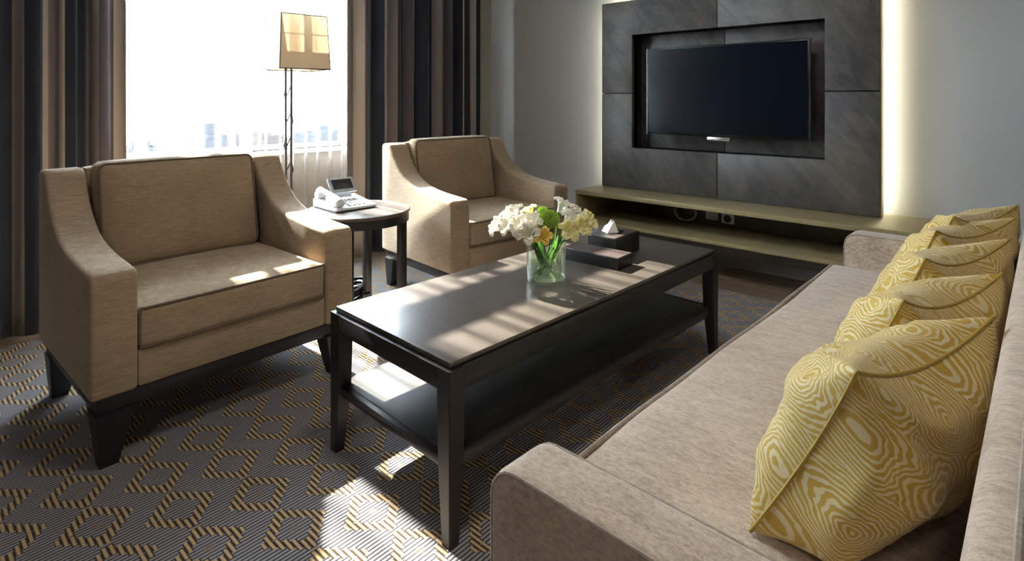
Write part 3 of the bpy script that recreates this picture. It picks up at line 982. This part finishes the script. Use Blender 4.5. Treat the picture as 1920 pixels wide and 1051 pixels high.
# ================================================================== SIDE TABLE, TELEPHONE, CABLE
st = thing('side_table', 'round dark wood side table between the two armchairs', 'side table', (-2.555, 1.662, 0))
bm = bmesh.new(); lathe(bm, [(0, .545), (.260, .545), (.264, .549), (.264, .556), (.260, .560), (0, .560)], 56)
finish('tabletop', bm, 'sidetop', st)
bm = bmesh.new(); lathe(bm, [(.234, .500), (.257, .500), (.257, .545), (.234, .545)], 56, closed=True)
finish('apron', bm, 'espresso', st)
for k in range(4):
    a = R(45 + 90 * k); cx, cy = .222 * math.cos(a), .222 * math.sin(a)
    bm = bmesh.new(); box(bm, cx - .019, cx + .019, cy - .019, cy + .019, .001, .543, bev=.003)
    finish('leg', bm, 'espresso', st)

ph = thing('telephone', 'white desk telephone with a tilted grey display on the round side table', 'telephone', (-2.655, 1.640, .5604), R(-3))
bm = bmesh.new(); prism(bm, [(.13, .004), (.13, .018), (-.10, .048), (-.115, .044), (-.115, .004)], -.118, .118, 1, bev=.005, seg=2)
# prism axis=1: poly is (x, z)
finish('body', bm, 'white', ph)
bm = bmesh.new(); box(bm, -.11, .122, -.112, .112, 0, .005)
finish('foot_pad', bm, 'blackp', ph)
hs = bmesh.new()
hp = [(-.105, -.085, .078), (-.095, -.086, .083), (-.05, -.088, .085), (.0, -.089, .080), (.05, -.088, .070), (.095, -.086, .054), (.112, -.085, .046)]
tube(hs, hp, .017, 10, taper=lambda q: 1.25 if q < .2 or q > .8 else .8)
for v in hs.verts: v.co.z = .06 + (v.co.z - .06) * 1.0
box(hs, -.118, -.068, -.110, -.060, .046, .078, bev=.008); box(hs, .066, .122, -.110, -.060, .026, .058, bev=.008)
finish('handset', hs, 'white', ph)
kb = bmesh.new()
for r_ in range(5):
    for c_ in range(4):
        x = .100 - r_ * .026; yk = -.025 + c_ * .026
        z = .018 + (.13 - x) * .13
        box(kb, x - .008, x + .008, yk - .009, yk + .009, z - .002, z + .004, bev=.0015, seg=1)
o = finish('keypad', kb, 'greyp', ph); tag(o, kind='stuff')
dsp = bmesh.new(); box(dsp, -.075, .075, -.006, .006, -.045, .045, bev=.004)
T = Matrix.Translation((-.075, .028, .102)) @ Matrix.Rotation(R(90), 4, 'Z') @ Matrix.Rotation(R(-38), 4, 'X')
for v in dsp.verts: v.co = T @ v.co
dd = finish('display', dsp, 'greyp', ph)
lc = bmesh.new(); box(lc, -.058, .058, -.0072, -.0055, -.026, .034, bev=.0008, seg=1)
for v in lc.verts: v.co = T @ v.co
finish('screen', lc, 'lcd', dd)
hn = bmesh.new(); prism(hn, [(-.11, .04), (-.06, .042), (-.075, .075), (-.10, .075)], -.02, .08, 1, bev=.003)
finish('display_mount', hn, 'greyp', ph)

cc = thing('cable_bundle', 'glossy black bundle of cable lying on the floor under the round side table', 'cable', (-2.79, 1.775, .001))
bm = bmesh.new()
pts = []
rnd = random.Random(9)
for k in range(150):
    a = 2 * PI * 5 * k / 149
    q = k / 149
    pts.append(((.055 + .02 * math.sin(a * .37)) * math.cos(a), (.075 + .015 * math.sin(a * .53 + 1)) * math.sin(a), .018 + .055 * (.5 + .5 * math.sin(a * .21 + 1)) + .02 * math.sin(a)))
tube(bm, pts, .010, 8)
zmin = min(v.co.z for v in bm.verts)
for v in bm.verts: v.co.z -= zmin
finish('cord', bm, 'blackp', cc)
bm = bmesh.new(); rbox(bm, (.045, .035, .035), (.11, .06, .07), .018, 4)
finish('adapter', bm, 'blackp', cc)

# ================================================================== FLOOR LAMP
lp = thing('floor_lamp', 'floor lamp with square beige shade on thin dark rods by the sheer curtain', 'floor lamp', (-3.10, 1.605, 0), R(-7))
ZB, ZT, wb, wt = 1.295, 1.597, .142, .128
def shade_face(i):
    c = [(-1, -1), (1, -1), (1, 1), (-1, 1)]
    a, b = c[i], c[(i + 1) % 4]
    bm = bmesh.new()
    vs = [bm.verts.new(p) for p in ((a[0] * wb, a[1] * wb, ZB), (b[0] * wb, b[1] * wb, ZB), (b[0] * wt, b[1] * wt, ZT), (a[0] * wt, a[1] * wt, ZT))]
    bm.faces.new(vs)
    bmesh.ops.subdivide_edges(bm, edges=bm.edges[:], cuts=3, use_grid_fill=True)
    o = finish('shade_panel', bm, 'shade', lp, smooth=0)
    s_ = o.modifiers.new('thick', 'SOLIDIFY'); s_.thickness = .0012; s_.offset = 0
for i in range(4): shade_face(i)
bm = bmesh.new()
for w, z in ((wb, ZB), (wt, ZT)):
    tube(bm, [(-w, -w, z), (w, -w, z), (w, w, z), (-w, w, z)], .0032, 6, closed=True)
for sx in (-1, 1):
    for sy in (-1, 1): tube(bm, [(sx * wb, sy * wb, ZB), (sx * wt, sy * wt, ZT)], .0028, 6)
finish('shade_frame', bm, 'wire', lp)
PXo, PYo = -.032, -.032
for k, (ddx, ddy) in enumerate(((-.013, -.011), (.013, .011))):
    bm = bmesh.new()
    pts = [(PXo + ddx * (1 - .0 * q) + .003 * math.sin(5 * q + k), PYo + ddy, .02 + (ZB + .06 - .02) * q) for q in [j / 16 for j in range(17)]]
    tube(bm, pts, .0068, 8)
    finish('pole', bm, 'wire', lp)
for k, z in enumerate((.25, .42, .60, .74, .88, 1.02, 1.17)):
    s_ = 1 if k % 2 else -1
    bm = bmesh.new()
    tube(bm, [(PXo - .013, PYo - .011, z - .03), (PXo + .0, PYo + .0, z), (PXo + .013, PYo + .011, z + .04)], .0035, 6)
    tube(bm, [(PXo + s_ * .013, PYo + s_ * .011, z - .045), (PXo + s_ * .022, PYo + s_ * .018, z - .02), (PXo + s_ * .014, PYo + s_ * .012, z + .015)], .0045, 6)
    finish('connector', bm, 'wire', lp)
bm = bmesh.new(); lathe(bm, [(0, .001), (.13, .001), (.13, .016), (.124, .022), (0, .022)], 40)
for v in bm.verts: v.co.x += PXo; v.co.y += PYo
finish('base', bm, 'wire', lp)
bm = bmesh.new(); tube(bm, [(-wt, 0, ZT - .004), (wt, 0, ZT - .004)], .0028, 6); tube(bm, [(PXo, PYo, ZB + .05), (0, 0, ZB + .08), (0, 0, ZB + .12)], .006, 8)
tube(bm, [(0, -wt, ZT - .004), (0, wt, ZT - .004)], .0028, 6); tube(bm, [(0, 0, ZB + .1), (0, 0, ZT - .004)], .003, 6)
finish('spider', bm, 'wire', lp)
bm = bmesh.new(); bmesh.ops.create_uvsphere(bm, u_segments=16, v_segments=10, radius=.030)
for v in bm.verts: v.co.z += ZB + .15
finish('bulb', bm, 'white', lp)

# ================================================================== SOFA
SR = R(-1.5)
so = thing('sofa', 'long taupe grey sofa with low square arms on the right, facing the coffee table', 'sofa', (-.614, .630, 0), SR)
SL, AT, AH = 2.19, .108, .566
def s_arm(y0, y1):
    bm = bmesh.new()
    r = .052
    prof = [(.0, .09), (.0, AH - r)] + [(r - r * math.cos(R(a)), AH - r + r * math.sin(R(a))) for a in (20, 40, 60, 80)] + [(r, AH), (.20, AH + .002), (.40, AH + .001), (.72, AH), (.72, .09)]
    prism(bm, prof, y0, y1, 1, bev=.016, seg=3, ang=40)
    return finish('arm', bm, 'sofa', so)
na = s_arm(0, AT); fa = s_arm(SL - AT, SL)
for a_, yy in ((na, .0048), (na, AT - .0048), (fa, SL - AT + .0048)):
    bm = bmesh.new()
    r = .052
    e_ = .0046
    tube(bm, [(e_, yy, .10), (e_, yy, AH - r)] + [(r - (r - e_) * math.cos(R(q)), yy, AH - r + (r - e_) * math.sin(R(q))) for q in (22, 45, 68)] + [(r, yy, AH - e_), (.25, yy, AH - e_ + .001), (.57, yy, AH - e_)], .0032, 6)
    finish('seam', bm, 'sofa_pipe', a_)
bm = bmesh.new(); box(bm, .01, .70, AT + .001, SL - AT - .001, .10, .30, bev=.01)
finish('seat_base', bm, 'sofa', so)
bm = bmesh.new()
def seat_wave(w):
    k = math.sin(w.y * 5.0 + .6) * .004 + math.sin(w.y * 11) * .002
    f = max(0, (.10 - w.x) / .13)
    return Vector((w.x + (k * 1.0) * f, w.y, w.z + (noise.noise(Vector((w.x * 6, w.y * 3, 0))) * .005 if w.z > .40 else 0)))
rbox(bm, (.267, SL / 2, .366), (.605, SL - 2 * AT - .004, .128), .022, 26, (.004, 0, .010), xf=seat_wave)
sc = finish('seat_cushion', bm, 'sofa', so)
bm = bmesh.new()
yA, yB = AT + .004, SL - AT - .004
pp = []
for k in range(61):
    yy = yA + (yB - yA) * k / 60
    w = seat_wave(Vector((-.034, yy, .30)))
    pp.append((w.x - .0, yy, .424 + .003 * math.sin(yy * 5)))
tube(bm, pp, .0062, 8)
pq = [(x + .004, yy, .310) for x, yy, z in pp]
tube(bm, pq, .005, 6)
tag(finish('piping', bm, 'sofa_pipe', sc), 'piped front edge')
bm = bmesh.new()
rbox(bm, (.655, SL / 2, .43), (.165, SL + .24, .625), .026, 16, (0, 0, .004))
bk = finish('back', bm, 'sofa', so)
bm = bmesh.new(); tube(bm, [(.612, -.10, .7468), (.612, SL * .5, .7492), (.612, SL + .10, .7468)], .0035, 6)
finish('seam', bm, 'sofa_pipe', bk)
for x in (.06, .66):
    for yy in (.07, SL - .07):
        bm = bmesh.new(); frustum(bm, (x - .035, x + .035, yy - .035, yy + .035, .10), (x - .025, x + .025, yy - .025, yy + .025, .001))
        finish('leg', bm, 'legs', so, smooth=0)

# ================================================================== PILLOWS
def pillow(P0, P1, P2, P3, th, seed, label, hang=.035):
    P0, P1, P2, P3 = (Vector(p) for p in (P0, P1, P2, P3))
    base = (P0 + P1 + P2 + P3) / 4
    base.z = min(P0.z, P3.z)
    t = thing('throw_pillow', label, 'pillow', base, group='gold patterned throw pillows on the sofa')
    n = 34
    bm = bmesh.new()
    uv = bm.loops.layers.uv.new('UVMap')
    nor = ((P2 - P1).cross(P1 - P0)).normalized()      # towards the room (front)
    if nor.x > 0: nor = -nor
    rnd = random.Random(seed)
    def pos(i, j, side):
        s, q = 2 * i / n - 1, 2 * j / n - 1
        s2 = math.copysign(1 - (1 - abs(s)) ** 1.35, s); q2 = math.copysign(1 - (1 - abs(q)) ** 1.35, q)
        pin = .12
        a = s2 * (1 - pin * (1 - q2 * q2)); b = q2 * (1 - pin * (1 - s2 * s2))
        u, v = (a + 1) / 2, (b + 1) / 2
        p = (P0 * (1 - u) + P3 * u) * (1 - v) + (P1 * (1 - u) + P2 * u) * v
        prof = max(0, (1 - s2 ** 2) * (1 - q2 ** 2))
        h = th / 2 * prof ** .42
        edge = min(1, prof * 5)
        wr = .015 * edge * noise.noise(Vector((s2 * 2.2 + seed * 3, q2 * 2.2, side * 2.0))) + .004 * edge * noise.noise(Vector((s2 * 6 + seed, q2 * 6, side)))
        # tension folds radiating from the corners
        for cs in (-1, 1):
            for cq in (-1, 1):
                dx, dy = s2 - cs, q2 - cq
                dd = math.hypot(dx, dy); an = math.atan2(dy, dx)
                wr += .009 * math.sin(an * 9 + seed + side) * math.exp(-((dd - .45) / .28) ** 2) * edge
        p = p + nor * (side * h + wr)
        # heavy back side hanging toward the near arm
        if side < 0: p = p + Vector((.30, -.85, -.10)) * (hang * edge * (1 - s2) / 2 * (1 - .35 * (q2 + .3) ** 2))
        # slump
        p.z -= .022 * (1 - s2 * s2) * max(0, q2)
        return p - base
    idx = {}
    for side in (1, -1):
        for j in range(n + 1):
            for i in range(n + 1):
                bd = i in (0, n) or j in (0, n)
                k = (i, j, 0 if bd else side)
                if k not in idx: idx[k] = bm.verts.new(pos(i, j, side))
    w, h = (P2 - P1).length, (P1 - P0).length
    for side in (1, -1):
        for j in range(n):
            for i in range(n):
                ks = [(i, j), (i + 1, j), (i + 1, j + 1), (i, j + 1)]
                vs = [idx[(a, b, 0 if a in (0, n) or b in (0, n) else side)] for a, b in ks]
                f = bm.faces.new(vs)
                for l, (a, b) in zip(f.loops, ks):
                    l[uv].uv = (a / n * .46 + seed * .37 + (3 if side < 0 else 0), b / n * .46 + seed * .21)
    o = finish('cover', bm, 'pillow', t, smooth=0)
    for p in o.data.polygons: p.use_smooth = True
    bm = bmesh.new()
    per = [(i, 0) for i in range(n)] + [(n, j) for j in range(n)] + [(i, n) for i in range(n, 0, -1)] + [(0, j) for j in range(n, 0, -1)]
    tube(bm, [pos(i, j, 0) for i, j in per], .0028, 6, closed=True)
    sm = finish('seam', bm, 'pilseam', o)
    return t
UPV = Vector((.161, -.080, .330))
PL = [((-.157, .838, .772), (-.036, 1.270, .750), 'gold swirl patterned pillow nearest the camera, first in the row on the sofa'),
      ((-.160, 1.248, .755), (-.032, 1.668, .735), 'gold swirl patterned pillow second from the camera on the sofa'),
      ((-.168, 1.645, .748), (-.022, 2.045, .745), 'gold swirl patterned pillow in the middle of the row of five'),
      ((-.182, 2.030, .745), (-.012, 2.430, .745), 'gold swirl patterned pillow second from the far sofa arm'),
      ((-.160, 2.285, .752), (-.008, 2.690, .750), 'gold swirl patterned pillow furthest away, against the far sofa arm')]
for i, (p1, p2, lab) in enumerate(PL):
    p1, p2 = Vector(p1), Vector(p2)
    pillow(p1 - UPV, p1, p2, p2 - UPV, .235, i + 1, lab, .055 if i == 0 else .03)
